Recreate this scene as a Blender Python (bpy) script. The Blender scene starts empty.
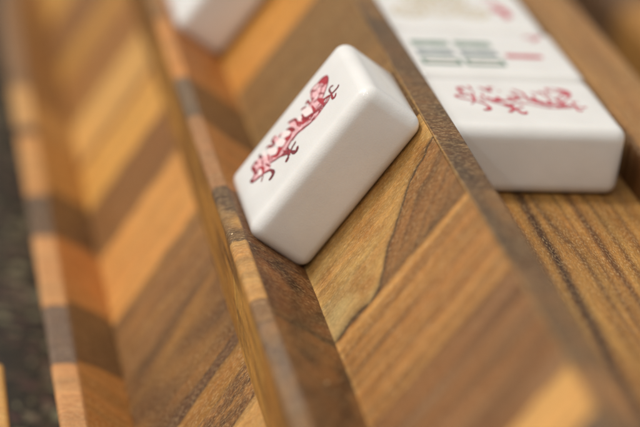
import bpy, bmesh, math, random
from mathutils import Vector, Matrix, noise
S = 0.001                       # the scene is built in millimetres, stored in metres
random.seed(4)
scn = bpy.context.scene
COL = scn.collection

def lin(c):
    return tuple(((v/255)/12.92 if v/255 <= .04045 else ((v/255+.055)/1.055)**2.4) for v in c)

# ------------------------------------------------------------------ materials
def newmat(name):
    m = bpy.data.materials.new(name); m.use_nodes = True
    nt = m.node_tree; nt.nodes.clear()
    out = nt.nodes.new('ShaderNodeOutputMaterial'); b = nt.nodes.new('ShaderNodeBsdfPrincipled')
    nt.links.new(b.outputs[0], out.inputs[0])
    return m, nt, b
def node(nt, kind, **kw):
    n = nt.nodes.new(kind)
    for k, v in kw.items():
        if k in n.inputs.keys(): n.inputs[k].default_value = v
        else: setattr(n, k, v)
    return n

def wood_mat():
    m, nt, b = newmat('laminated_acacia')
    L = nt.links.new
    col = node(nt, 'ShaderNodeAttribute', attribute_name='wood_colour')
    gc = node(nt, 'ShaderNodeAttribute', attribute_name='grain')
    def scaled(v):
        n = node(nt, 'ShaderNodeVectorMath', operation='MULTIPLY'); L(gc.outputs['Vector'], n.inputs[0]); n.inputs[1].default_value = v; return n.outputs[0]
    def noi(vec, sc, det, rough=.6, dist=0.):
        n = node(nt, 'ShaderNodeTexNoise'); n.inputs['Scale'].default_value = sc; n.inputs['Detail'].default_value = det
        n.inputs['Roughness'].default_value = rough; n.inputs['Distortion'].default_value = dist; L(vec, n.inputs['Vector']); return n.outputs['Fac']
    def rng(v, a, b_, c, d):
        n = node(nt, 'ShaderNodeMapRange'); n.inputs['From Min'].default_value = a; n.inputs['From Max'].default_value = b_
        n.inputs['To Min'].default_value = c; n.inputs['To Max'].default_value = d; L(v, n.inputs['Value']); return n.outputs[0]
    def mul(a, c):
        n = node(nt, 'ShaderNodeMath', operation='MULTIPLY'); L(a, n.inputs[0])
        if isinstance(c, float): n.inputs[1].default_value = c
        else: L(c, n.inputs[1])
        return n.outputs[0]
    g1 = rng(noi(scaled((.035, .42, 1.)), 1., 5, .6, .7), .3, .7, .70, 1.16)       # broad figure
    g2 = rng(noi(scaled((.22, 2.6, 1.)), 1., 6, .7, .3), .3, .7, .76, 1.12)       # fine grain lines
    g3 = rng(noi(scaled((.9, 5.5, 1.)), 1., 3, .6), .25, .42, .74, 1.)             # dark pores
    g4 = rng(noi(scaled((1.1, 3.6, 1.)), 1., 4, .75), .52, .64, 0., 1.)             # pale torn fibres
    g5 = rng(noi(scaled((.75, 1.9, 1.)), 1., 8, .9), .34, .66, .58, 1.28)            # mottling
    k = mul(mul(mul(g1, g2), g3), g5)
    m1 = node(nt, 'ShaderNodeVectorMath', operation='SCALE'); L(col.outputs['Color'], m1.inputs[0]); L(k, m1.inputs['Scale'])
    # hue drift between yellow and red brown
    hd = rng(noi(scaled((.03, .2, 1.)), 1., 2), .3, .7, 0., 1.)
    mx = node(nt, 'ShaderNodeMix', data_type='RGBA', blend_type='MIX'); L(hd, mx.inputs[0])
    mx.inputs[6].default_value = (1.07, .97, .86, 1); mx.inputs[7].default_value = (.97, 1., .96, 1)
    m2 = node(nt, 'ShaderNodeVectorMath', operation='MULTIPLY'); L(m1.outputs[0], m2.inputs[0]); L(mx.outputs[2], m2.inputs[1])
    m3 = node(nt, 'ShaderNodeMix', data_type='RGBA', blend_type='MIX'); L(mul(g4, .42), m3.inputs[0]); L(m2.outputs[0], m3.inputs[6]); m3.inputs[7].default_value = (*lin((240, 206, 150)), 1)
    L(m3.outputs[2], b.inputs['Base Color'])
    L(rng(noi(scaled((.3, 1.5, 1.)), 1., 4), .3, .7, .30, .52), b.inputs['Roughness'])
    b.inputs['Specular IOR Level'].default_value = .32
    bp = node(nt, 'ShaderNodeBump'); bp.inputs['Strength'].default_value = .8; bp.inputs['Distance'].default_value = .00016
    ad = node(nt, 'ShaderNodeMath', operation='ADD'); L(noi(scaled((1.0, 4.5, 1.)), 1., 5, .7), ad.inputs[0]); L(noi(scaled((4., 5., 1.)), 1., 4, .7), ad.inputs[1])
    L(ad.outputs[0], bp.inputs['Height']); L(bp.outputs[0], b.inputs['Normal'])
    return m

def ceramic_mat():
    m, nt, b = newmat('glazed_white_tile'); L = nt.links.new
    tc = node(nt, 'ShaderNodeTexCoord')
    n = node(nt, 'ShaderNodeTexNoise'); n.inputs['Scale'].default_value = 90; n.inputs['Detail'].default_value = 3; L(tc.outputs['Object'], n.inputs['Vector'])
    r = node(nt, 'ShaderNodeValToRGB'); L(n.outputs['Fac'], r.inputs[0])
    r.color_ramp.elements[0].position = .3; r.color_ramp.elements[0].color = (.77, .76, .735, 1)
    r.color_ramp.elements[1].position = .7; r.color_ramp.elements[1].color = (.83, .82, .80, 1)
    L(r.outputs[0], b.inputs['Base Color'])
    b.inputs['Roughness'].default_value = .30; b.inputs['Specular IOR Level'].default_value = .5
    b.inputs['Subsurface Weight'].default_value = .12; b.inputs['Subsurface Radius'].default_value = (.0016, .0012, .0009); b.inputs['Subsurface Scale'].default_value = 1.
    b.inputs['Coat Weight'].default_value = 1.; b.inputs['Coat Roughness'].default_value = .035
    n2 = node(nt, 'ShaderNodeTexNoise'); n2.inputs['Scale'].default_value = 3200; n2.inputs['Detail'].default_value = 4; L(tc.outputs['Object'], n2.inputs['Vector'])
    n3 = node(nt, 'ShaderNodeTexNoise'); n3.inputs['Scale'].default_value = 160; n3.inputs['Detail'].default_value = 2; L(tc.outputs['Object'], n3.inputs['Vector'])
    b1 = node(nt, 'ShaderNodeBump'); b1.inputs['Strength'].default_value = .45; b1.inputs['Distance'].default_value = .00009; L(n2.outputs['Fac'], b1.inputs['Height'])
    b2 = node(nt, 'ShaderNodeBump'); b2.inputs['Strength'].default_value = .35; b2.inputs['Distance'].default_value = .0004; L(n3.outputs['Fac'], b2.inputs['Height'])
    L(b1.outputs[0], b2.inputs['Normal']); L(b2.outputs[0], b.inputs['Normal'])
    return m

def ink_mat(name, rgb, rough=.42, vary=.22):
    m, nt, b = newmat(name); L = nt.links.new
    tc = node(nt, 'ShaderNodeTexCoord'); n = node(nt, 'ShaderNodeTexNoise'); n.inputs['Scale'].default_value = 1500; n.inputs['Detail'].default_value = 4
    L(tc.outputs['Object'], n.inputs['Vector'])
    c = lin(rgb); r = node(nt, 'ShaderNodeValToRGB'); L(n.outputs['Fac'], r.inputs[0])
    r.color_ramp.elements[0].position = .35; r.color_ramp.elements[0].color = (*[v*(1-vary) for v in c], 1)
    r.color_ramp.elements[1].position = .7; r.color_ramp.elements[1].color = (*[min(1, v*(1+vary)+.01) for v in c], 1)
    L(r.outputs[0], b.inputs['Base Color']); b.inputs['Roughness'].default_value = rough
    return m

def granite_mat():
    m, nt, b = newmat('dark_speckled_granite'); L = nt.links.new
    tc = node(nt, 'ShaderNodeTexCoord')
    v = node(nt, 'ShaderNodeTexVoronoi'); v.inputs['Scale'].default_value = 420; L(tc.outputs['Object'], v.inputs['Vector'])
    sp = node(nt, 'ShaderNodeSeparateColor'); L(v.outputs['Color'], sp.inputs[0])
    r = node(nt, 'ShaderNodeValToRGB'); L(sp.outputs[0], r.inputs[0]); e = r.color_ramp.elements
    e[0].color = (*lin((22, 16, 9)), 1); e[1].position = .95; e[1].color = (*lin((122, 116, 88)), 1)
    x = e.new(.45); x.color = (*lin((32, 27, 17)), 1)
    x = e.new(.72); x.color = (*lin((64, 56, 36)), 1)
    x = e.new(.84); x.color = (*lin((78, 50, 46)), 1)
    L(r.outputs[0], b.inputs['Base Color']); b.inputs['Roughness'].default_value = .5
    return m

WOOD = wood_mat(); TILE = ceramic_mat()
INK = {'pink': ink_mat('pale_red_ink', (232, 182, 186)), 'red': ink_mat('red_ink', (168, 36, 50)), 'line': ink_mat('dark_red_ink', (142, 28, 42)),
       'dark': ink_mat('darkest_red_ink', (112, 24, 38)), 'pale': ink_mat('thin_red_wash', (238, 224, 222), .4, .04),
       'green': ink_mat('green_ink', (72, 112, 90)), 'bar': ink_mat('grey_green_ink', (150, 164, 154)), 'bluegrey': ink_mat('blue_grey_ink', (128, 138, 142)),
       'sand': ink_mat('sand_ink', (196, 182, 154)), 'rose': ink_mat('rose_ink', (184, 58, 76))}

# ------------------------------------------------------------------ wood solids
def fillet(loop):
    """loop: list of (x, z, radius) -> list of (x, z) with rounded corners"""
    out = []; n = len(loop)
    for i, (x, z, r) in enumerate(loop):
        p = Vector((x, z))
        if r <= 0: out.append(p); continue
        a = Vector(loop[i-1][:2]) - p; c = Vector(loop[(i+1) % n][:2]) - p
        a.normalize(); c.normalize()
        ang = a.angle(c); t = r/math.tan(ang/2)
        A = p + a*t; B = p + c*t; cen = p + (a+c).normalized()*(r/math.sin(ang/2))
        k = 6
        for j in range(k+1):
            q = A.lerp(B, j/k) - cen; q.normalize(); out.append(cen + q*r)
    return out

def extrude_part(name, loop, colour, ycuts, parent, seg=1.2, grain='x', seed=0., wob=.05, fine=None, step_h=.14):
    """A closed solid with the cross-section `loop` (mm, in XZ) running along Y. colour(x, z, y) -> rgb 0..255."""
    base = fillet(loop); pts = []
    for i, p in enumerate(base):
        q = base[(i+1) % len(base)]; d = (q-p).length
        step = seg if (fine is None or fine(p, q)) else 12.
        k = max(1, int(math.ceil(d/step)))
        for j in range(k): pts.append(p.lerp(q, j/k))
    n = len(pts); s = [0.]
    for i in range(1, n): s.append(s[-1] + (pts[i]-pts[i-1]).length)
    cen = sum(pts, Vector((0, 0)))/n
    me = bpy.data.meshes.new(name); verts = []; cols = []; gcs = []
    for y in ycuts:
        for i, p in enumerate(pts):
            w = noise.noise(Vector((p.x*.12, y*.06, p.y*.12+seed)))*wob + noise.noise(Vector((p.x*.9, y*.7, p.y*.9+seed)))*wob*.35
            d = (p-cen).normalized(); c = colour(p.x, p.y, y)
            if grain == 'x': w += (math.sin((c[3] if len(c) > 3 else 0)*12.9+seed)*437.58 % 1 - .5)*step_h
            verts.append(((p.x+d.x*w)*S, y*S, (p.y+d.y*w)*S)); L3 = [v**1.17*1.13 for v in lin(c[:3])]; cols.append((L3[0]*.95, L3[1]*.955, L3[2]*.83, 1.)); g = c[3] if len(c) > 3 else 0.
            gcs.append((s[i], y, seed+g) if grain == 'x' else (y, p.x, seed+g))
    faces = []
    for r in range(len(ycuts)-1):
        for i in range(n):
            j = (i+1) % n
            faces.append((r*n+i, r*n+j, (r+1)*n+j, (r+1)*n+i))
    faces.append(tuple(range(n-1, -1, -1))); faces.append(tuple((len(ycuts)-1)*n+i for i in range(n)))
    me.from_pydata(verts, [], faces); me.update()
    bm = bmesh.new(); bm.from_mesh(me); bmesh.ops.recalc_face_normals(bm, faces=bm.faces); bm.to_mesh(me); bm.free()
    at = me.attributes.new('wood_colour', 'FLOAT_COLOR', 'POINT'); at.data.foreach_set('color', [v for c in cols for v in c])
    ag = me.attributes.new('grain', 'FLOAT_VECTOR', 'POINT'); ag.data.foreach_set('vector', [v for c in gcs for v in c])
    me.shade_smooth(); me.set_sharp_from_angle(angle=math.radians(32))
    me.materials.append(WOOD)
    o = bpy.data.objects.new(name, me); COL.objects.link(o); o.parent = parent
    return o

def cuts(a, b, fine_a, fine_b, f=.45, c=2.):
    ys = [a]; y = a
    while y < b:
        y += f if fine_a <= y <= fine_b else c
        ys.append(min(y, b))
    return ys

def blocks(tab, y):
    for i, (y0, col) in enumerate(tab):        # sorted from far to near: block i covers y >= y0
        if y >= y0:
            d = y-y0; e = tab[i-1][0]-y if i else 9.
            g = .20*math.exp(-(min(d, e)/.3)**2)
            return (*[v*(1-g) for v in col], i*7.3)
    return (*tab[-1][1], 99.)

def mixc(a, b, t):
    t = max(0., min(1., t)); return tuple(a[i]*(1-t)+b[i]*t for i in range(3))

def empty(name, label, cat, loc=(0, 0, 0), rot=None, group=None, kind=None):
    o = bpy.data.objects.new(name, None); COL.objects.link(o); o.location = [v*S for v in loc]; o.empty_display_size = .01
    if rot is not None: o.rotation_euler = rot.to_euler()
    o['label'] = label; o['category'] = cat
    if group: o['group'] = group
    if kind: o['kind'] = kind
    return o

rack = empty('wooden_tile_rack', 'stepped rack of laminated striped brown wood holding the white tiles', 'tile rack')

# profile of the rack (x, z), mm
A = (-6.6, 17.1); B = (-.4, 17.); Cc = (-27.1, -14.8); D = (-40.9, -6.); E_ = (-44., -6.6); F = (-39.8, -28.8)
G = (-57.4, -56.8); H = (-69.1, -48.3); I = (-74.5, -48.5); BASE = -76.
def low(y): return (y-28.1)/1.08      # the lower step's blocks are a little wider than the upper ones

# colours of the glued blocks, far end first: (from y, colour)
LOW_SLOPE = [(230, (170, 125, 70)), (190, (205, 160, 90)), (160, (150, 104, 58)), (145, (196, 146, 72)), (118, (168, 116, 58)), (95, (224, 176, 112)), (91.5, (160, 110, 58)), (68.5, (226, 172, 94)),
             (44.6, (146, 98, 48)), (14.5, (222, 164, 98)), (-9.4, (146, 104, 66)), (-37.5, (162, 118, 64)), (-41, (112, 78, 54)), (-49, (172, 126, 68)),
             (-60, (120, 86, 56)), (-95, (206, 160, 104)), (-400, (150, 106, 66))]
LOW_WALL = [(200, (170, 130, 100)), (118, (168, 122, 76)), (97, (196, 150, 96)), (66, (190, 138, 76)), (42, (118, 80, 46)), (12, (196, 134, 74)), (-12, (116, 82, 50)),
            (-60, (190, 134, 76)), (-400, (150, 104, 60))]  # wall shows the slope's blocks darkened: its shade is put into the colour
LOW_TOP = [(190, (130, 104, 88)), (126, (150, 116, 92)), (101, (216, 170, 120)), (96, (110, 80, 60)), (62, (212, 160, 108)), (40.8, (112, 92, 84)), (9.3, (214, 162, 118)), (-14, (128, 108, 104)),
           (-70, (212, 160, 118)), (-400, (120, 92, 78))]  # dark blocks greyed to mauve: gloss reflection on top put into the colour
UP_TOP = [(110, (150, 110, 70)), (71, (206, 146, 88)), (49.2, (124, 104, 92)), (12.1, (178, 132, 98)), (-2, (108, 84, 66)), (-12.3, (128, 98, 68)), (-36, (204, 158, 104)), (-44, (158, 122, 92)), (-75, (166, 128, 96)),
          (-400, (150, 114, 84))]
UP_WALL = [(108, (190, 130, 76)), (71, (182, 122, 66)), (46, (126, 88, 50)), (12, (188, 130, 76)), (-12.4, (128, 88, 58)), (-38, (132, 88, 58)), (-60, (150, 106, 66)), (-400, (128, 90, 58))]
RISER = [(110, (160, 116, 60)), (71, (226, 172, 96)), (49, (176, 130, 72)), (12, (204, 154, 84)), (-12.4, (200, 150, 80)), (-48, (214, 168, 98)), (-62, (200, 150, 84)), (-400, (180, 132, 70))]
UP_SLOPE = [(160, (176, 122, 60)), (113, (170, 118, 58)), (80, (214, 154, 76)), (20, (144, 108, 64)), (-2, (122, 88, 52)), (-37.3, (206, 168, 106)), (-67.2, (176, 126, 72)), (-99, (154, 108, 68)),
            (-112.5, (232, 182, 120)), (-400, (112, 92, 84))]
RIDGE = [(120, (142, 104, 60)), (84, (118, 84, 52)), (52, (158, 116, 66)), (22, (112, 80, 50)), (-15.6, (126, 92, 58)), (-36, (116, 82, 50)), (-50, (142, 104, 64)), (-66, (116, 84, 52)), (-99, (134, 98, 64)), (-125, (168, 122, 78)), (-400, (120, 90, 64))]

def seg_t(x, z, a, b):
    dx, dz = b[0]-a[0], b[1]-a[1]; L2 = dx*dx+dz*dz
    t = ((x-a[0])*dx+(z-a[1])*dz)/L2
    d = abs((x-a[0])*dz-(z-a[1])*dx)/math.sqrt(L2)
    return t, d

def poly_d(s, y, line):
    best = 1e9
    for (s0, y0), (s1, y1) in zip(line, line[1:]):
        ds, dy = s1-s0, y1-y0; t = max(0, min(1, ((s-s0)*ds+(y-y0)*dy)/(ds*ds+dy*dy)))
        best = min(best, math.hypot(s-s0-t*ds, y-y0-t*dy))
    return best

def warp(x, y, k=.5, f=.35, sd=0.):
    return noise.noise(Vector((x*f, y*f, sd)))*k

def col_lower_slope(x, z, y):
    t, d = seg_t(x, z, G, F)
    yy = low(y) - 4.5*max(0, min(1, t)) + warp(x, y, .5, .3, 1)
    c = blocks(LOW_SLOPE, yy)
    s = t*31
    if -37.5 < yy < -9.4:   # golden swirl with a browner heart
        k = noise.noise(Vector((s*.07, y*.13, 3.)))
        c = (*mixc(c, (118, 82, 48), .5+k*1.4), c[3])
    if -60 < yy < -49:
        k = noise.noise(Vector((s*.8, y*2.2, 5.))); k2 = noise.noise(Vector((s*.1, y*.3, 6.))); c = (*mixc(c, (186, 138, 84), .4+k*.9+k2), c[3])
    if -9.4 < yy < 14.5:
        k = noise.noise(Vector((s*.05, y*.3, 9.))); c = (*mixc(c, (190, 140, 76), .15+k), c[3])
    return c
def col_lower_lip(x, z, y):
    t, d = seg_t(x, z, G, H)
    tt = max(0, min(1, t)); yy = low(y) + 5*tt + warp(x, y, .5, .3, 2)
    if x > -68.8: return blocks([(a+5, b) for a, b in LOW_WALL], yy)
    return blocks(LOW_TOP, low(y) + warp(x, y, .6, .4, 4))
def col_upper_lip(x, z, y):
    t, d = seg_t(x, z, Cc, D)
    if x < -43.9 or z < -15.6 or (x < -42.6 and z < -7.8) or (x < -40.5 and z < -9.5):
        c = blocks(RISER, y+warp(x, y, .8, .3, 6)); k = noise.noise(Vector((y*.05-z*.02, z*.35, 8)))
        return (*mixc(c, (118, 84, 50), .12+k*1.3), c[3])
    if x < -40.3:
        yy = y+warp(x, y, .7, .6, 5)
        c = blocks(UP_TOP, yy)
        if -12 < yy < 6: c = (*mixc(c, (196, 152, 96), .35+1.2*noise.noise(Vector((x*.22, y*.12, 1.)))), c[3])
        if yy < -44: c = (*mixc(c, (126, 108, 104), .35+1.2*noise.noise(Vector((x*.3, y*.12, 1.)))), c[3])
        return c
    yy = y + warp(x, y, .8, .25, 7)
    c = blocks(UP_WALL, yy)
    if yy < -12.4:      # reddish heart with dark diagonal figure
        k = noise.noise(Vector((t*3.2+y*.11, t*1.5-y*.05, 2.)))
        c = (*mixc(c, (74, 50, 38), .18+k*1.3), c[3])
        k = noise.noise(Vector((t*2.2-y*.09, y*.16, 12.)))
        c = (*mixc(c, (164, 114, 72), k*1.2), c[3])
        if .02 < t: c = (*mixc(c, (60, 42, 34), .75*math.exp(-((yy+38.3+2.5*t)/.9)**2)), c[3])
    return c
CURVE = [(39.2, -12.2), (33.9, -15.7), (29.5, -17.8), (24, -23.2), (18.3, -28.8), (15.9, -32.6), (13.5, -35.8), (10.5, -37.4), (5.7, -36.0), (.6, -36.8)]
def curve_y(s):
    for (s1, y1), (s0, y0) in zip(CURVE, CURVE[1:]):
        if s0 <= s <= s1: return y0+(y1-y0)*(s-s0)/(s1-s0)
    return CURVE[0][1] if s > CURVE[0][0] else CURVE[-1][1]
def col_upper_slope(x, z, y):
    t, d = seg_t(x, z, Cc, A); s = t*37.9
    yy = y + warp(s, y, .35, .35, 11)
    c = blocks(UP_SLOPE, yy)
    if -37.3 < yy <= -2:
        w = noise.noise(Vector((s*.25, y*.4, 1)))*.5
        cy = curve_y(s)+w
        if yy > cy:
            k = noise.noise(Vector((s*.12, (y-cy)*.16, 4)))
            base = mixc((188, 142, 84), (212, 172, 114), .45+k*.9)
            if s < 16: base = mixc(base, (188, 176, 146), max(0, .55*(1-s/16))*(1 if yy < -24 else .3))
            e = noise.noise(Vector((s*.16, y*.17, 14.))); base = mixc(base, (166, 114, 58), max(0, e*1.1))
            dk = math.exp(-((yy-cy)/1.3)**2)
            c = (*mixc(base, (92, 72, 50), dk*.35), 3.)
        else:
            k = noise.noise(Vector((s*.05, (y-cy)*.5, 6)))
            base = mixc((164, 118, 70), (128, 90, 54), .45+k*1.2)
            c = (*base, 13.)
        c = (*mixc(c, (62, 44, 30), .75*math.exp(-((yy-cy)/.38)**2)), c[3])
    elif -67.2 < yy <= -37.3:
        k = noise.noise(Vector((s*.03, y*.42, 8))); k2 = noise.noise(Vector((s*.05, y*1.1, 9)))
        c = (*mixc(c, (204, 152, 92), .3+k*1.1), c[3]); c = (*mixc(c, (120, 84, 50), max(0, k2*.9)), c[3])
        c = (*mixc(c, (226, 178, 118), .6*math.exp(-((yy+39.2)/1.1)**2)), c[3])
    elif -99 < yy <= -67.2:
        k = noise.noise(Vector((s*.03, y*.25, 18))); c = (*mixc(c, (124, 84, 52), .3+k*1.6), c[3])
        k = noise.noise(Vector((s*.04, y*.5, 28))); c = (*mixc(c, (164, 126, 98), max(0, k*1.3)), c[3])
    if s < .5: c = (*mixc(c, (232, 190, 130), .3+.5*noise.noise(Vector((0, y*.6, 3.)))), c[3])
    return c
def col_ridge(x, z, y):
    c = blocks(RIDGE, y + warp(x, y, .6, .4, 21))
    k = noise.noise(Vector((x*.3, y*.08, 22.))); c = (*mixc(c, (92, 70, 54), .25+k), c[3])
    if z > 16.2: c = (*mixc(c, (206, 176, 138), .55*math.exp(-((y+16.2+.3*(x+3))/.35)**2)), c[3])
    if x < -6.1: c = (*mixc(c, (214, 176, 124), .55), c[3])
    return c
ST = [([(60, 17.8), (0, 17.3), (-16, 17.), (-32, 16.3), (-47, 15.4), (-57, 15.), (-74, 13.9), (-120, 12.)], 1.0, .9),
      ([(60, 19.), (-9, 19.9), (-25, 21.4), (-39, 21.7), (-62, 21.9), (-110, 23)], .55, .45),
      ([(60, 27), (-2, 27.7), (-19, 27.5), (-35, 27.1), (-46, 27.2), (-90, 26)], .8, .6),
      ([(60, 24), (-10, 24.4), (-40, 24.2), (-80, 23.6)], .35, .35), ([(60, 31), (-10, 31.2), (-50, 31.6), (-90, 31)], .5, .4), ([(60, 13), (-60, 12.6), (-120, 10)], .4, .35),
      ([(60, 35), (-30, 35.5), (-90, 36)], .6, .35)]
def col_floor(x, z, y):
    w = noise.noise(Vector((x*.2, y*.04, 31)))*.7 + noise.noise(Vector((x*1.3, y*.5, 33)))*.25
    k = noise.noise(Vector((x*.35, y*.03, 30.)))
    c = mixc((200, 154, 92), (168, 122, 70), .45+k*1.2)
    for ln, wd, am in ST:
        d = poly_d(y, x+w, ln); c = mixc(c, (84, 54, 38), am*math.exp(-(d/wd)**2))
    return (*c, 0.)
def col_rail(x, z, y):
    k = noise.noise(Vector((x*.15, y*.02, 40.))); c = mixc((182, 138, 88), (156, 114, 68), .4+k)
    return (*mixc((112, 78, 46), c, (x-43.)/1.6 if z < 8.4 else 1), 0.)  # browner inner face; shade beside the tile row is painted in too

YC = cuts(-210, 330, -125, 25, .45, 1.6)
YL = cuts(-210, 400, -75, 45, .6, 1.4)
extrude_part('lower_lip', [(I[0]+9, BASE, 0), (I[0], I[1], 1.1), (H[0], H[1], .9), (G[0], G[1], 0), (G[0]+.8, G[1]-.6, 0), (G[0]+.8, BASE, 0)],
             col_lower_lip, YL, rack, .8, seed=3.1, fine=lambda p, q: max(p[1], q[1]) > -62)
extrude_part('lower_slope', [(G[0]-.25, G[1]-.1-8, 0), (G[0]-.02, G[1]-.05, 0), (F[0]+1.3, F[1]+2.03, 0), (F[0]+3, F[1]-3, 0), (F[0]+3, BASE+.3, 0), (G[0]+1.2, BASE+.3, 0), (G[0]+1.2, G[1]-8, 0)],
             col_lower_slope, YL, rack, .8, seed=14.7)
extrude_part('upper_lip', [(E_[0], E_[1], 1.2), (D[0], D[1], .7), (Cc[0], Cc[1], 0), (Cc[0]+1, Cc[1]-.64, 0), (Cc[0]+1, BASE+.6, 0), (F[0]+1.2, BASE+.6, 0), (F[0]+.6, F[1]-4, 0)],
             col_upper_lip, YC, rack, .5, seed=25.3, fine=lambda p, q: min(p[1], q[1]) > -33, wob=.2)
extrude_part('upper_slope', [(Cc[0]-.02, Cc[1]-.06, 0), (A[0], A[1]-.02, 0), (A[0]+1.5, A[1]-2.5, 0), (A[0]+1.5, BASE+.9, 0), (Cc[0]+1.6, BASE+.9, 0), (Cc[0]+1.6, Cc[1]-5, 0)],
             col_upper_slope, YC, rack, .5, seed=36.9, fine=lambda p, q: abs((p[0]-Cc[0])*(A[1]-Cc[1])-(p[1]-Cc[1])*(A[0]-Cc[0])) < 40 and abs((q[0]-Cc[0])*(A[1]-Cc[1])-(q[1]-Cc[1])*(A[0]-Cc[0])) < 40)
extrude_part('ridge', [(A[0]+.05, A[1]+.02, .35), (B[0], B[1], .5), (B[0], -9, 0), (A[0]+1.9, -9, 0), (A[0]+1.9, A[1]-4, 0)],
             col_ridge, YC, rack, .5, seed=47.2, wob=.02)
extrude_part('tray_floor', [(A[0]+2.2, -.8, 0), (43.5, -.8, 0), (43.5, BASE+1.2, 0), (A[0]+2.2, BASE+1.2, 0)],
             col_floor, cuts(-210, 330, -125, 20, .6, 3.), rack, .45, grain='y', seed=58.2, fine=lambda p, q: min(p[1], q[1]) > -1, wob=.03)
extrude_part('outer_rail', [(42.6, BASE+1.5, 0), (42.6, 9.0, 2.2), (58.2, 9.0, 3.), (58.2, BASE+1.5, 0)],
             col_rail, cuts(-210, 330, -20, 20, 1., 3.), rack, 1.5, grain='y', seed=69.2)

# torn wood fibres and a pale chip where two blocks of the lip meet
def fibres():
    bm = bmesh.new(); rr = random.Random(3)
    def hair(p, d, ln, rad, bend):
        prev = None; n = 7
        for i in range(n):
            tt = i/(n-1); q = Vector(p)+Vector(d)*ln*tt+Vector(bend)*ln*tt*tt; rd = rad*(1-.8*tt)
            ring = [bm.verts.new(((q.x+rd*math.cos(a*2.094))*S, (q.y+rd*math.sin(a*2.094)*.7)*S, (q.z+rd*math.sin(a*2.094)*.7)*S)) for a in range(3)]
            if prev:
                for a in range(3): bm.faces.new((prev[a], prev[(a+1) % 3], ring[(a+1) % 3], ring[a]))
            prev = ring
    for i in range(16):
        x = rr.uniform(-43.6, -40.4); y = -12.2+rr.uniform(-.8, .8)
        hair((x, y, -6.35), (rr.uniform(-.8, .8), rr.uniform(-.7, .7), rr.uniform(.1, .5)), rr.uniform(.6, 1.9), rr.uniform(.035, .08), (rr.uniform(-.6, .6), rr.uniform(-.4, .4), -.2))
    me = bpy.data.meshes.new('torn_fibres'); bm.to_mesh(me); bm.free(); me.materials.append(ink_mat('torn_pale_wood', (226, 196, 150), .6))
    o = bpy.data.objects.new('torn_fibres', me); COL.objects.link(o); o.parent = rack
    for (x, y, z, rad) in ((-42.9, -9.2, -6.35, .3), (-33.4, -58, -10.75, .2)):
        bm = bmesh.new(); g = bmesh.ops.create_icosphere(bm, subdivisions=2, radius=rad*S, matrix=Matrix.Diagonal((1, 1.5, .35, 1)))
        for v in g['verts']: v.co += Vector((rr.uniform(-1, 1), rr.uniform(-1, 1), 0))*.09*S
        mc = bpy.data.meshes.new('wood_chip'); bm.to_mesh(mc); bm.free(); mc.materials.append(me.materials[0])
        o = bpy.data.objects.new('wood_chip', mc); COL.objects.link(o); o.parent = rack; o.location = (x*S, y*S, z*S)
fibres()

# the second rack, of which only an edge shows at the left, and a third board at the top right
r2 = empty('wooden_board', 'pale wooden board edge beyond the strip of granite at the lower left corner', 'board', (-95, 0, -76))
r2.location = (0, 0, 0)
extrude_part('plank', [(-130, BASE, 0), (-130, -52, 2), (-83.4, -52, 1.4), (-83.4, BASE, 0)], lambda x, z, y: (222, 176, 118, 0.), cuts(-210, 19, 0, 0), r2, 3., seed=80)
r3 = empty('wooden_tray', 'brown wooden tray beyond the outer rail at the top right corner', 'tray', (0, 0, 0))
extrude_part('tray_body', [(126, BASE, 0), (126, -42, 2.), (138, -38, 3.), (190, -38, 2.), (190, BASE, 0)], lambda x, z, y: ((186, 138, 74, 0.) if 150 < y < 230 else (112, 80, 58, 5.)), cuts(60, 420, 0, 0), r3, 4., seed=91)

# ------------------------------------------------------------------ countertop
def counter():
    me = bpy.data.meshes.new('granite_countertop'); bm = bmesh.new()
    bmesh.ops.create_cube(bm, size=1, matrix=Matrix.Translation((0, .15, (BASE-12.1)*S)) @ Matrix.Diagonal((1.6, 1.6, .024, 1)))
    bm.to_mesh(me); bm.free(); me.materials.append(granite_mat())
    o = bpy.data.objects.new('countertop', me); COL.objects.link(o); o['kind'] = 'structure'; o['label'] = 'dark speckled granite countertop under the rack'
counter()

# ------------------------------------------------------------------ tiles
TL, TW, TT = 38.4, 27.6, 15.0
def tile_mesh():
    bm = bmesh.new()
    bmesh.ops.create_cube(bm, size=1, matrix=Matrix.Translation((TL/2, TW/2, TT/2)) @ Matrix.Diagonal((TL, TW, TT, 1)))
    bmesh.ops.bevel(bm, geom=list(bm.edges), offset=2.7, segments=8, profile=.5, affect='EDGES', clamp_overlap=True)
    bmesh.ops.subdivide_edges(bm, edges=[e for e in bm.edges if e.calc_length() > 6], cuts=12, use_grid_fill=True)
    for v in bm.verts:      # slightly pillowed faces, as moulded tiles have
        x, y, z = v.co.x/TL*2-1, v.co.y/TW*2-1, v.co.z/TT*2-1
        v.co.z += .10*math.copysign(1, z)*max(0, 1-x*x)*max(0, 1-y*y)*abs(z)
        v.co.y += .12*math.copysign(1, y)*max(0, 1-x*x)*max(0, 1-z*z)*abs(y)
        v.co.x += .12*math.copysign(1, x)*max(0, 1-y*y)*max(0, 1-z*z)*abs(x)
    bmesh.ops.scale(bm, vec=(S, S, S), verts=bm.verts)
    me = bpy.data.meshes.new('tile_body'); bm.to_mesh(me); bm.free(); me.shade_smooth(); me.materials.append(TILE)
    return me
TILE_ME = tile_mesh()

def zface(u, v):
    x, y = u/TL*2-1, v/TW*2-1
    return TT + .10*max(0, 1-x*x)*max(0, 1-y*y)

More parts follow.
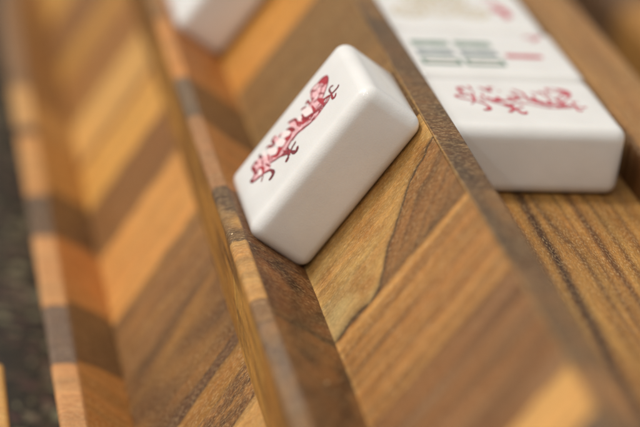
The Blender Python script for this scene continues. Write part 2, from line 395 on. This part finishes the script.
class Ink:
    """flat ink shapes on a tile face; u along the tile, v across, in mm"""
    def __init__(s): s.v = []; s.f = []; s.m = []; s.mats = []; s.layer = 0
    def mat(s, name):
        if name not in s.mats: s.mats.append(name)
        return s.mats.index(name)
    def add(s, pts, name):
        s.layer += 1; h = .012 + .0009*s.layer; b = len(s.v)
        for u, v in pts: s.v.append((u*S, v*S, (zface(u, v)+h)*S))
        s.f.append(tuple(range(b, b+len(pts)))); s.m.append(s.mat(name))
    def blob(s, pts, name):
        # smooth closed outline
        n = len(pts); out = []
        for i in range(n):
            p0, p1, p2, p3 = [Vector(pts[(i+k-1) % n]) for k in range(4)]
            for j in range(4):
                t = j/4; out.append(.5*((2*p1)+(p2-p0)*t+(2*p0-5*p1+4*p2-p3)*t*t+(3*p1-p0-3*p2+p3)*t**3))
        s.add([tuple(p) for p in out], name)
    def stroke(s, pts, w, name, taper=(.5, .5)):
        P = [Vector(p) for p in pts]; out = []
        for i in range(len(P)-1):
            p0 = P[max(0, i-1)]; p1 = P[i]; p2 = P[i+1]; p3 = P[min(len(P)-1, i+2)]
            for j in range(5):
                t = j/5; out.append(.5*((2*p1)+(p2-p0)*t+(2*p0-5*p1+4*p2-p3)*t*t+(3*p1-p0-3*p2+p3)*t**3))
        out.append(P[-1]); n = len(out); L = []; R = []
        for i, p in enumerate(out):
            d = out[min(n-1, i+1)]-out[max(0, i-1)]
            if d.length < 1e-6: d = Vector((1, 0))
            d.normalize(); nrm = Vector((-d.y, d.x)); t = i/(n-1)
            k = min(1, taper[0]+(1-taper[0])*t*4, taper[1]+(1-taper[1])*(1-t)*4)*w/2*(1+.12*math.sin(i*2.3))
            L.append(p+nrm*k); R.append(p-nrm*k)
        s.layer += 1; h = .012+.0009*s.layer; b = len(s.v)
        for a, c in zip(L, R):
            s.v.append((a.x*S, a.y*S, (zface(*a)+h)*S)); s.v.append((c.x*S, c.y*S, (zface(*c)+h)*S))
        for i in range(n-1): s.f.append((b+2*i, b+2*i+1, b+2*i+3, b+2*i+2)); s.m.append(s.mat(name))
    def build(s, name):
        me = bpy.data.meshes.new(name); me.from_pydata(s.v, [], s.f); me.polygons.foreach_set('material_index', s.m)
        for k in s.mats: me.materials.append(INK[k])
        bm = bmesh.new(); bm.from_mesh(me); bmesh.ops.triangulate(bm, faces=[f for f in bm.faces if len(f.verts) > 4])
        bm.normal_update()
        for f in bm.faces:
            if f.normal.z < 0: f.normal_flip()
        bm.to_mesh(me); bm.free(); return me

def place(root, me, name='tile_body'):
    o = bpy.data.objects.new(name, me); COL.objects.link(o); o.parent = root; return o

DRAGON = [('b', 'pink', 0, [(30.53, 19.99), (30.52, 18.52), (29.82, 16.88), (28.54, 15.32), (27.34, 14.37), (26.08, 15.47), (25.15, 18.15), (25.85, 21.33), (27.78, 21.19), (29.33, 20.97)]), ('b', 'pale', 0, [(27.0, 20.49), (27.6, 20.59), (27.66, 19.09), (26.88, 18.79), (26.35, 19.89)]), ('b', 'pale', 0, [(25.72, 18.12), (26.92, 18.31), (27.49, 17.52), (26.64, 16.59), (25.86, 16.67)]), ('b', 'pink', 0, [(26.06, 21.11), (28.47, 16.07), (27.41, 14.83), (27.69, 12.74), (26.43, 11.56), (24.75, 12.01), (23.95, 16.27), (23.94, 17.81), (25.0, 17.52), (24.99, 19.84)]), ('b', 'pale', 0, [(21.87, 18.24), (23.19, 17.62), (23.99, 15.62), (24.11, 13.69), (22.87, 14.14), (21.78, 15.78)]), ('b', 'pink', 0, [(22.49, 13.61), (24.11, 12.93), (26.36, 11.33), (28.38, 12.05), (28.76, 11.82), (26.57, 10.53), (23.71, 10.04), (22.29, 12.15)]), ('b', 'pink', 0, [(24.46, 12.06), (24.05, 10.67), (22.29, 10.88), (20.38, 12.13), (18.81, 13.04), (17.21, 12.21), (15.42, 15.71), (16.26, 16.25), (17.49, 15.67), (17.83, 16.09), (19.12, 15.75), (19.31, 17.23), (20.25, 16.47), (21.19, 14.94), (22.69, 13.78)]), ('b', 'pink', 0, [(18.12, 19.61), (19.22, 18.54), (19.6, 16.64), (18.91, 15.8), (18.09, 17.81)]), ('b', 'pale', 0, [(15.92, 18.39), (16.97, 17.98), (17.62, 16.15), (16.92, 15.31), (15.96, 16.84)]), ('b', 'pale', 0, [(20.62, 17.77), (21.34, 17.07), (21.39, 15.65), (20.69, 15.58), (20.31, 17.09)]), ('b', 'pink', 0, [(21.24, 12.12), (20.55, 11.3), (18.63, 12.56), (16.79, 12.54), (15.74, 12.06), (14.11, 11.99), (13.1, 12.5), (12.19, 14.25), (13.46, 14.68), (14.69, 14.1), (16.09, 15.0), (17.36, 15.42), (18.57, 15.61), (20.08, 14.45)]), ('b', 'pale', 0, [(15.63, 19.22), (16.77, 18.27), (17.27, 16.34), (16.65, 15.36), (15.62, 16.65), (15.15, 18.32)]), ('b', 'pale', 0, [(13.55, 18.87), (14.68, 18.31), (15.64, 15.88), (15.18, 14.6), (14.09, 15.27), (13.31, 17.52)]), ('b', 'pale', 0, [(11.23, 19.37), (12.53, 18.12), (13.38, 15.21), (12.98, 14.17), (11.86, 15.61), (10.75, 18.46)]), ('b', 'pink', 0, [(13.47, 21.62), (14.3, 20.35), (14.5, 18.49), (13.41, 18.78), (13.02, 19.92)]), ('b', 'pink', 0, [(16.7, 13.32), (15.26, 11.44), (13.15, 12.11), (11.55, 13.03), (9.92, 13.84), (8.49, 13.7), (5.66, 19.05), (6.05, 20.11), (7.2, 20.45), (8.68, 20.7), (8.93, 18.95), (10.12, 18.12), (10.86, 17.4), (11.69, 15.27), (13.11, 14.52), (14.62, 14.12), (15.81, 15.07)]), ('b', 'pale', 0, [(11.16, 19.39), (12.46, 18.14), (13.29, 15.61), (12.68, 14.63), (11.6, 15.8), (10.68, 18.48)]), ('b', 'pale', 0, [(9.8, 20.92), (10.41, 20.11), (9.99, 17.64), (9.19, 15.93), (8.79, 17.06), (9.13, 19.28)]), ('b', 'pink', 0, [(7.24, 20.61), (8.78, 20.2), (9.78, 18.64), (9.99, 15.0), (10.42, 13.12), (9.52, 12.35), (7.82, 12.91), (5.92, 14.54), (4.64, 15.51), (5.37, 16.98), (6.12, 18.07), (5.95, 20.18)]), ('b', 'pale', 0, [(6.92, 16.19), (7.64, 16.25), (7.85, 14.8), (7.38, 13.91), (6.77, 14.7)]), ('b', 'red', 0, [(30.43, 20.04), (30.49, 18.58), (29.96, 17.36), (29.17, 17.39), (28.66, 19.52), (27.86, 20.7), (29.12, 21.03)]), ('b', 'red', 0, [(26.1, 15.54), (26.75, 15.42), (27.41, 13.84), (27.69, 12.51), (27.27, 12.62)]), ('b', 'red', 0, [(26.14, 15.93), (26.99, 14.94), (27.34, 12.33), (26.85, 11.08), (26.43, 13.07), (26.18, 14.53)]), ('b', 'red', 0, [(24.44, 16.39), (24.91, 14.1), (24.77, 11.95), (24.11, 12.93), (24.24, 14.54)]), ('b', 'red', 0, [(21.0, 15.22), (21.54, 15.89), (22.27, 14.43), (22.49, 12.85), (22.15, 12.44)]), ('b', 'red', 0, [(21.05, 14.85), (21.68, 15.44), (22.65, 13.67), (22.63, 12.41), (21.32, 13.01), (20.68, 13.56)]), ('b', 'red', 0, [(19.39, 18.75), (20.1, 17.15), (19.95, 14.46), (19.52, 15.13), (19.55, 17.11)]), ('b', 'red', 0, [(17.33, 17.76), (18.17, 16.46), (18.6, 14.56), (17.73, 15.73)]), ('b', 'red', 0, [(15.69, 16.28), (16.94, 15.36), (17.27, 14.08), (16.24, 14.1)]), ('b', 'red', 0, [(15.74, 16.06), (16.55, 15.38), (17.36, 15.42), (17.32, 14.42), (16.29, 14.06), (15.84, 14.94)]), ('b', 'red', 0, [(13.24, 15.12), (14.14, 14.62), (14.83, 14.19), (14.22, 13.21), (12.68, 13.49), (12.33, 14.34)]), ('b', 'red', 0, [(13.47, 16.0), (14.21, 14.73), (13.86, 13.44), (12.83, 13.07), (11.96, 13.68), (11.24, 15.77), (12.75, 14.48)]), ('b', 'red', 0, [(7.48, 17.45), (8.72, 15.46), (8.39, 13.77), (7.74, 13.06), (7.91, 15.22)]), ('s', 'line', 0.32, [(30.49, 20.08), (30.49, 18.58), (29.82, 16.88), (28.54, 15.32), (27.7, 14.4), (27.03, 14.07)]), ('s', 'line', 0.28, [(30.53, 19.99), (29.33, 20.97), (27.77, 21.14), (25.85, 21.33), (25.53, 19.67), (25.01, 18.45)]), ('s', 'line', 0.32, [(29.15, 17.32), (28.27, 18.2), (29.12, 18.36)]), ('s', 'line', 0.28, [(28.52, 18.27), (27.49, 16.75), (26.29, 15.79)]), ('s', 'line', 0.4, [(25.82, 21.21), (26.64, 19.68), (27.84, 19.69)]), ('s', 'line', 0.3, [(28.05, 15.19), (27.09, 17.19)]), ('s', 'line', 0.3, [(28.49, 19.7), (27.85, 19.09)]), ('s', 'pink', 0.4, [(28.55, 16.84), (28.05, 16.34)]), ('s', 'line', 0.5, [(27.47, 13.27), (28.7, 12.12), (29.47, 11.66)]), ('s', 'dark', 0.48, [(29.19, 11.86), (30.55, 11.5), (31.45, 11.51), (31.86, 11.98)]), ('s', 'dark', 0.42, [(29.5, 11.78), (29.54, 13.98), (30.08, 14.39), (30.76, 13.81)]), ('s', 'line', 0.5, [(29.68, 12.36), (29.32, 10.08), (29.88, 9.49), (30.5, 10.27)]), ('s', 'line', 0.5, [(29.18, 11.71), (28.31, 12.57), (27.41, 12.94)]), ('s', 'line', 0.34, [(29.01, 11.51), (28.03, 10.89), (26.64, 10.76), (25.45, 10.57), (23.6, 10.44)]), ('s', 'line', 0.5, [(26.6, 12.14), (24.88, 12.47), (23.69, 13.04), (21.84, 14.54)]), ('s', 'line', 0.26, [(24.88, 13.23), (26.5, 13.3)]), ('s', 'line', 0.26, [(25.03, 11.81), (26.74, 11.48)]), ('s', 'line', 0.26, [(27.06, 11.4), (28.31, 11.82)]), ('s', 'line', 0.26, [(23.97, 12.46), (26.29, 11.1)]), ('s', 'line', 0.26, [(22.71, 12.04), (23.97, 12.46)]), ('s', 'line', 0.26, [(23.35, 10.75), (24.3, 11.25)]), ('s', 'line', 0.26, [(26.36, 11.33), (27.72, 11.35)]), ('s', 'line', 0.26, [(25.03, 10.68), (25.94, 11.44)]), ('s', 'line', 0.5, [(23.4, 18.73), (24.08, 19.24), (24.22, 17.6)]), ('s', 'line', 0.42, [(21.86, 19.01), (22.57, 18.51), (23.26, 17.86)]), ('s', 'line', 0.35, [(25.0, 18.29), (25.71, 17.58)]), ('s', 'red', 0.4, [(23.98, 17.15), (25.43, 17.4)]), ('s', 'line', 0.4, [(21.61, 17.08), (21.65, 15.3)]), ('s', 'line', 0.3, [(25.08, 16.22), (26.07, 15.7)]), ('s', 'line', 0.34, [(23.96, 10.39), (22.29, 10.88), (20.74, 11.78), (19.12, 12.51), (17.98, 12.51), (17.21, 12.21)]), ('s', 'line', 0.45, [(24.42, 12.32), (22.94, 13.09), (21.98, 13.72)]), ('s', 'pink', 0.6, [(23.41, 11.58), (21.36, 12.37), (19.31, 13.16)]), ('s', 'line', 0.24, [(22.57, 11.8), (24.04, 12.17)]), ('s', 'line', 0.24, [(22.99, 10.94), (24.18, 11.13)]), ('s', 'line', 0.24, [(22.0, 12.2), (23.12, 12.16)]), ('s', 'line', 0.5, [(17.91, 20.11), (18.74, 19.31), (19.65, 18.42), (20.03, 16.91)]), ('s', 'line', 0.45, [(21.67, 16.77), (21.66, 15.12), (21.87, 14.13)]), ('s', 'line', 0.42, [(16.96, 18.37), (18.02, 16.75), (18.51, 14.81)]), ('s', 'red', 0.5, [(20.11, 15.99), (20.56, 14.35), (19.86, 13.9)]), ('s', 'pink', 0.4, [(14.88, 19.71), (15.77, 18.69)]), ('s', 'red', 0.4, [(13.05, 20.72), (13.58, 20.97), (14.14, 20.43)]), ('s', 'line', 0.34, [(21.03, 11.38), (19.11, 12.64), (17.76, 12.74), (16.82, 12.66), (15.77, 12.18), (14.4, 11.79), (13.4, 11.92)]), ('s', 'red', 0.4, [(18.8, 14.79), (17.9, 15.28), (17.1, 14.48), (15.12, 13.99), (13.85, 13.56), (12.5, 13.67)]), ('s', 'line', 0.5, [(17.31, 18.12), (18.01, 16.91), (18.71, 14.89)]), ('s', 'line', 0.45, [(14.71, 18.82), (15.13, 19.1)]), ('s', 'line', 0.5, [(13.64, 20.93), (12.88, 20.74), (13.01, 19.02), (12.71, 18.33)]), ('s', 'line', 0.45, [(10.86, 20.64), (11.59, 20.31), (12.32, 19.07)]), ('s', 'dark', 0.44, [(17.82, 10.69), (17.32, 10.35), (16.56, 10.1), (15.88, 9.46)]), ('s', 'dark', 0.75, [(17.76, 8.31), (17.21, 7.42), (16.54, 7.59), (15.89, 9.33)]), ('s', 'line', 0.4, [(15.89, 9.33), (15.41, 10.9), (14.09, 11.49)]), ('s', 'line', 0.4, [(15.53, 11.74), (15.33, 8.56)]), ('s', 'red', 0.35, [(14.62, 11.35), (15.24, 9.45), (15.85, 9.17)]), ('s', 'line', 0.36, [(15.53, 9.13), (14.18, 10.84), (13.13, 12.04), (11.57, 13.1), (10.26, 14.25)]), ('s', 'dark', 0.42, [(15.63, 11.79), (14.85, 8.49)]), ('s', 'dark', 0.75, [(14.88, 8.6), (14.36, 8.2), (13.79, 7.95)]), ('s', 'line', 0.36, [(15.15, 10.22), (14.31, 12.56)]), ('s', 'pink', 0.4, [(15.69, 13.84), (14.36, 13.18), (13.37, 12.93)]), ('s', 'line', 0.5, [(10.79, 20.66), (11.52, 20.33), (12.39, 18.75), (13.03, 19.22), (12.92, 20.73)]), ('s', 'dark', 0.55, [(8.72, 21.34), (8.93, 19.13)]), ('s', 'line', 0.5, [(7.07, 20.87), (7.58, 19.18)]), ('s', 'line', 0.5, [(6.0, 20.38), (6.64, 17.37)]), ('s', 'red', 0.35, [(10.71, 17.7), (10.45, 14.96)]), ('s', 'red', 0.3, [(11.35, 15.74), (11.05, 14.17)]), ('s', 'line', 0.3, [(9.36, 15.25), (10.13, 12.9)]), ('s', 'line', 0.5, [(7.4, 20.13), (6.06, 20.15), (6.21, 17.53), (6.23, 16.24)]), ('s', 'line', 0.4, [(6.27, 16.36), (4.58, 15.71), (5.25, 14.67), (7.29, 13.55), (7.98, 13.07)]), ('s', 'line', 0.4, [(6.91, 16.58), (6.44, 15.86)]), ('s', 'red', 0.4, [(7.75, 17.12), (6.84, 16.34)]), ('s', 'dark', 0.6, [(4.64, 16.41), (4.79, 15.17)]), ('s', 'line', 0.45, [(7.74, 13.51), (9.45, 12.06), (10.28, 10.7)]), ('s', 'dark', 0.75, [(9.98, 11.28), (10.28, 9.51), (9.55, 8.8), (8.63, 8.79)]), ('s', 'line', 0.25, [(7.82, 12.74), (6.77, 11.38)]), ('s', 'line', 0.3, [(9.4, 15.41), (10.07, 13.08)]), ('s', 'red', 0.3, [(9.0, 18.33), (8.52, 16.02)])]
def dragon_print(worn=False):
    k = Ink()
    for kind, colour, w, pts in DRAGON:
        pts = [(a+1.0, b+.1) for a, b in pts]
        if worn:
            if kind == 'b' and colour == 'red': k.blob(pts, 'rose')
            elif kind == 's' and colour not in ('pale', 'pink'): k.stroke(pts, w*1.15, 'rose')
            continue
        if kind == 'b': k.blob(pts, colour)
        else: k.stroke(pts, w*1.25, colour)
    return k.build('dragon_print')


TH, YAW, PHI = 1.00131826, -.0260369436, .0267835357
O0 = Vector((-27.0814331, -6.88536729, -14.8958089))
u = Vector((math.cos(TH)*math.cos(YAW), math.cos(TH)*math.sin(YAW), math.sin(TH))); v = Vector((-math.sin(YAW), math.cos(YAW), 0)); nn = u.cross(v)
u, v = u*math.cos(PHI)+v*math.sin(PHI), v*math.cos(PHI)-u*math.sin(PHI)
LEAN = Matrix((u, v, nn)).transposed()
lean_o = O0 + nn*.1 - u*.3 - v*2.3

dragon = dragon_print()
t1 = empty('game_tile', 'white tile with a red dragon leaning alone in the rack slot, in sharp focus', 'game tile', lean_o, LEAN)
place(t1, TILE_ME); place(t1, dragon, 'dragon_print')
t2 = empty('game_tile', 'white tile in the rack slot behind the dragon tile, cut off by the top edge', 'game tile', lean_o+Vector((0, 113, 0)), LEAN)
place(t2, TILE_ME)
ROW = 'white tiles lying side by side in the flat tray'
def flat(y, label, dx=0., rz=0.):
    t = empty('game_tile', label, 'game tile', (.05+dx, y-1.3, -.77), Matrix.Rotation(rz, 3, 'Z'), ROW); place(t, TILE_ME); return t
t3 = flat(0, 'white tile with a blurred red dragon, nearest of the row lying in the flat tray')
place(t3, dragon_print(True), 'dragon_print')
t4 = flat(TW+.5, 'white tile with green bars and one red bar, second from the nearest in the tray', .45, .006)
k = Ink()
for c in range(3):
    yv = 7.+c*5.2
    for r in range(2):
        x0 = 2.9+r*9.8; x1 = x0+8.5
        if c == 2: k.stroke([(x0, yv), (x1, yv)], 3.2, 'bar', (1, 1)); k.stroke([(x0, yv+1.2), (x1, yv+1.2)], .8, 'green', (1, 1)); continue
        if c == 1: k.stroke([(x0, yv), (x1, yv)], 3.0, 'bluegrey', (1, 1)); k.stroke([(x0+1, yv), (x1-1, yv)], .7, 'bar', (1, 1)); continue
        nm = 'green'
        k.stroke([(x0, yv), (x1, yv)], 3.0, 'bar', (1, 1)); k.stroke([(x0+.8, yv), (x1-.8, yv)], 1.0, 'pale', (1, 1))
        k.stroke([(x0, yv-1.6), (x1, yv-1.6)], .8, nm, (1, 1)); k.stroke([(x0, yv+1.5), (x1, yv+1.5)], .6, nm, (1, 1))
        k.stroke([(x0+.2, yv-1.7), (x0+.2, yv+1.7)], .6, nm, (1, 1)); k.stroke([(x1-.1, yv-1.7), (x1-.1, yv+1.7)], .6, nm, (1, 1))
k.stroke([(22.8, 11.2), (31.4, 11.2)], 2.1, 'rose', (.8, .8))
k.stroke([(30.4, 23.), (34.6, 23.6)], .9, 'rose', (.9, .9)); k.stroke([(34.6, 23.6), (31.8, 20.8)], .8, 'rose', (.9, .7))
place(t4, k.build('bamboo_print'), 'bamboo_print')
t5 = flat(2*(TW+.5), 'white tile with a faint sand coloured print and small red mark, in the tray', -.35, -.008)
k = Ink()
for (cx, cy, r) in ((8, 9.5, 3.6), (15.5, 12, 4.4), (23, 10, 3.6), (12, 18, 3.4), (20, 18.5, 3.4)):
    k.stroke([(cx+r*math.cos(a*.7), cy+r*math.sin(a*.7)) for a in range(10)], 1.1, 'sand', (1, 1))
    k.stroke([(cx+r*.45*math.cos(a*.7), cy+r*.45*math.sin(a*.7)) for a in range(10)], 1.0, 'sand', (1, 1))
k.stroke([(29.5, 17.), (31.5, 11.), (30.5, 7)], 1.8, 'rose'); k.stroke([(28.3, 13.5), (32.6, 9.)], 1.6, 'rose'); k.stroke([(28, 20), (31, 21)], 1.2, 'rose')
place(t5, k.build('flower_print'), 'flower_print')
for i in (3, 4):
    pass
t6 = flat(3*(TW+.5), 'white tile cut off by the top edge behind the sand coloured print tile', .1)

# ------------------------------------------------------------------ light
w = bpy.data.worlds.new('World'); scn.world = w; w.use_nodes = True
bg = w.node_tree.nodes['Background']; bg.inputs[0].default_value = (1.0, .95, .88, 1); bg.inputs[1].default_value = .51
def lamp(name, d, dist, size, power, col=(1, .96, .91)):
    l = bpy.data.lights.new(name, 'AREA'); l.shape = 'DISK'; l.size = size; l.energy = power; l.color = col
    o = bpy.data.objects.new(name, l); COL.objects.link(o)
    tgt = Vector((-15, 10, 0))*S; dv = Vector(d).normalized(); o.location = tgt + dv*dist
    o.rotation_euler = dv.to_track_quat('Z', 'Y').to_euler(); return o
lamp('ceiling_lamp', (-.50, .22, .84), 1.6, .42, 15.2)
lamp('ceiling_lamp', (-.75, .5, .6), 1.8, .10, 4.2)
lamp('ceiling_lamp', (-.75, -.2, .7), 1.9, .07, 3.2)
lamp('ceiling_lamp', (-.62, -.62, .62), 1.7, .05, 1.0)
lamp('ceiling_lamp', (-.25, -.75, .75), 1.7, .05, .9)
lamp('ceiling_lamp', (-.35, -.35, 1.0), 1.8, .07, 2.2)

# ------------------------------------------------------------------ camera
cam = bpy.data.cameras.new('camera'); co = bpy.data.objects.new('camera', cam); COL.objects.link(co)
R = Matrix(((0.9746821045910279, -0.015001740192501764, -0.22309133282402793), (-0.1937248905878675, 0.4415510748412483, -0.876072665406961), (0.11164883231240394, 0.8971106933359645, 0.4274657204332783)))
co.matrix_world = Matrix.Translation(Vector((-113.12481126, -351.48981096, 165.42507609))*S) @ R.to_4x4()
cam.sensor_width = 36; cam.lens = 112.2626; cam.clip_start = .01; cam.clip_end = 20
cam.dof.use_dof = True; cam.dof.aperture_fstop = 7.2; cam.dof.aperture_blades = 0
fwd = -Vector((R[0][2], R[1][2], R[2][2]))
cam.dof.focus_distance = (Vector((-31, -13, -2)) - Vector((-113.1, -351.5, 165.4))).dot(fwd)*S
scn.camera = co
scn.view_settings.view_transform = 'Standard'; scn.view_settings.look = 'None'; scn.view_settings.exposure = 0; scn.view_settings.gamma = 1
scn.render.resolution_x = 1024; scn.render.resolution_y = 683
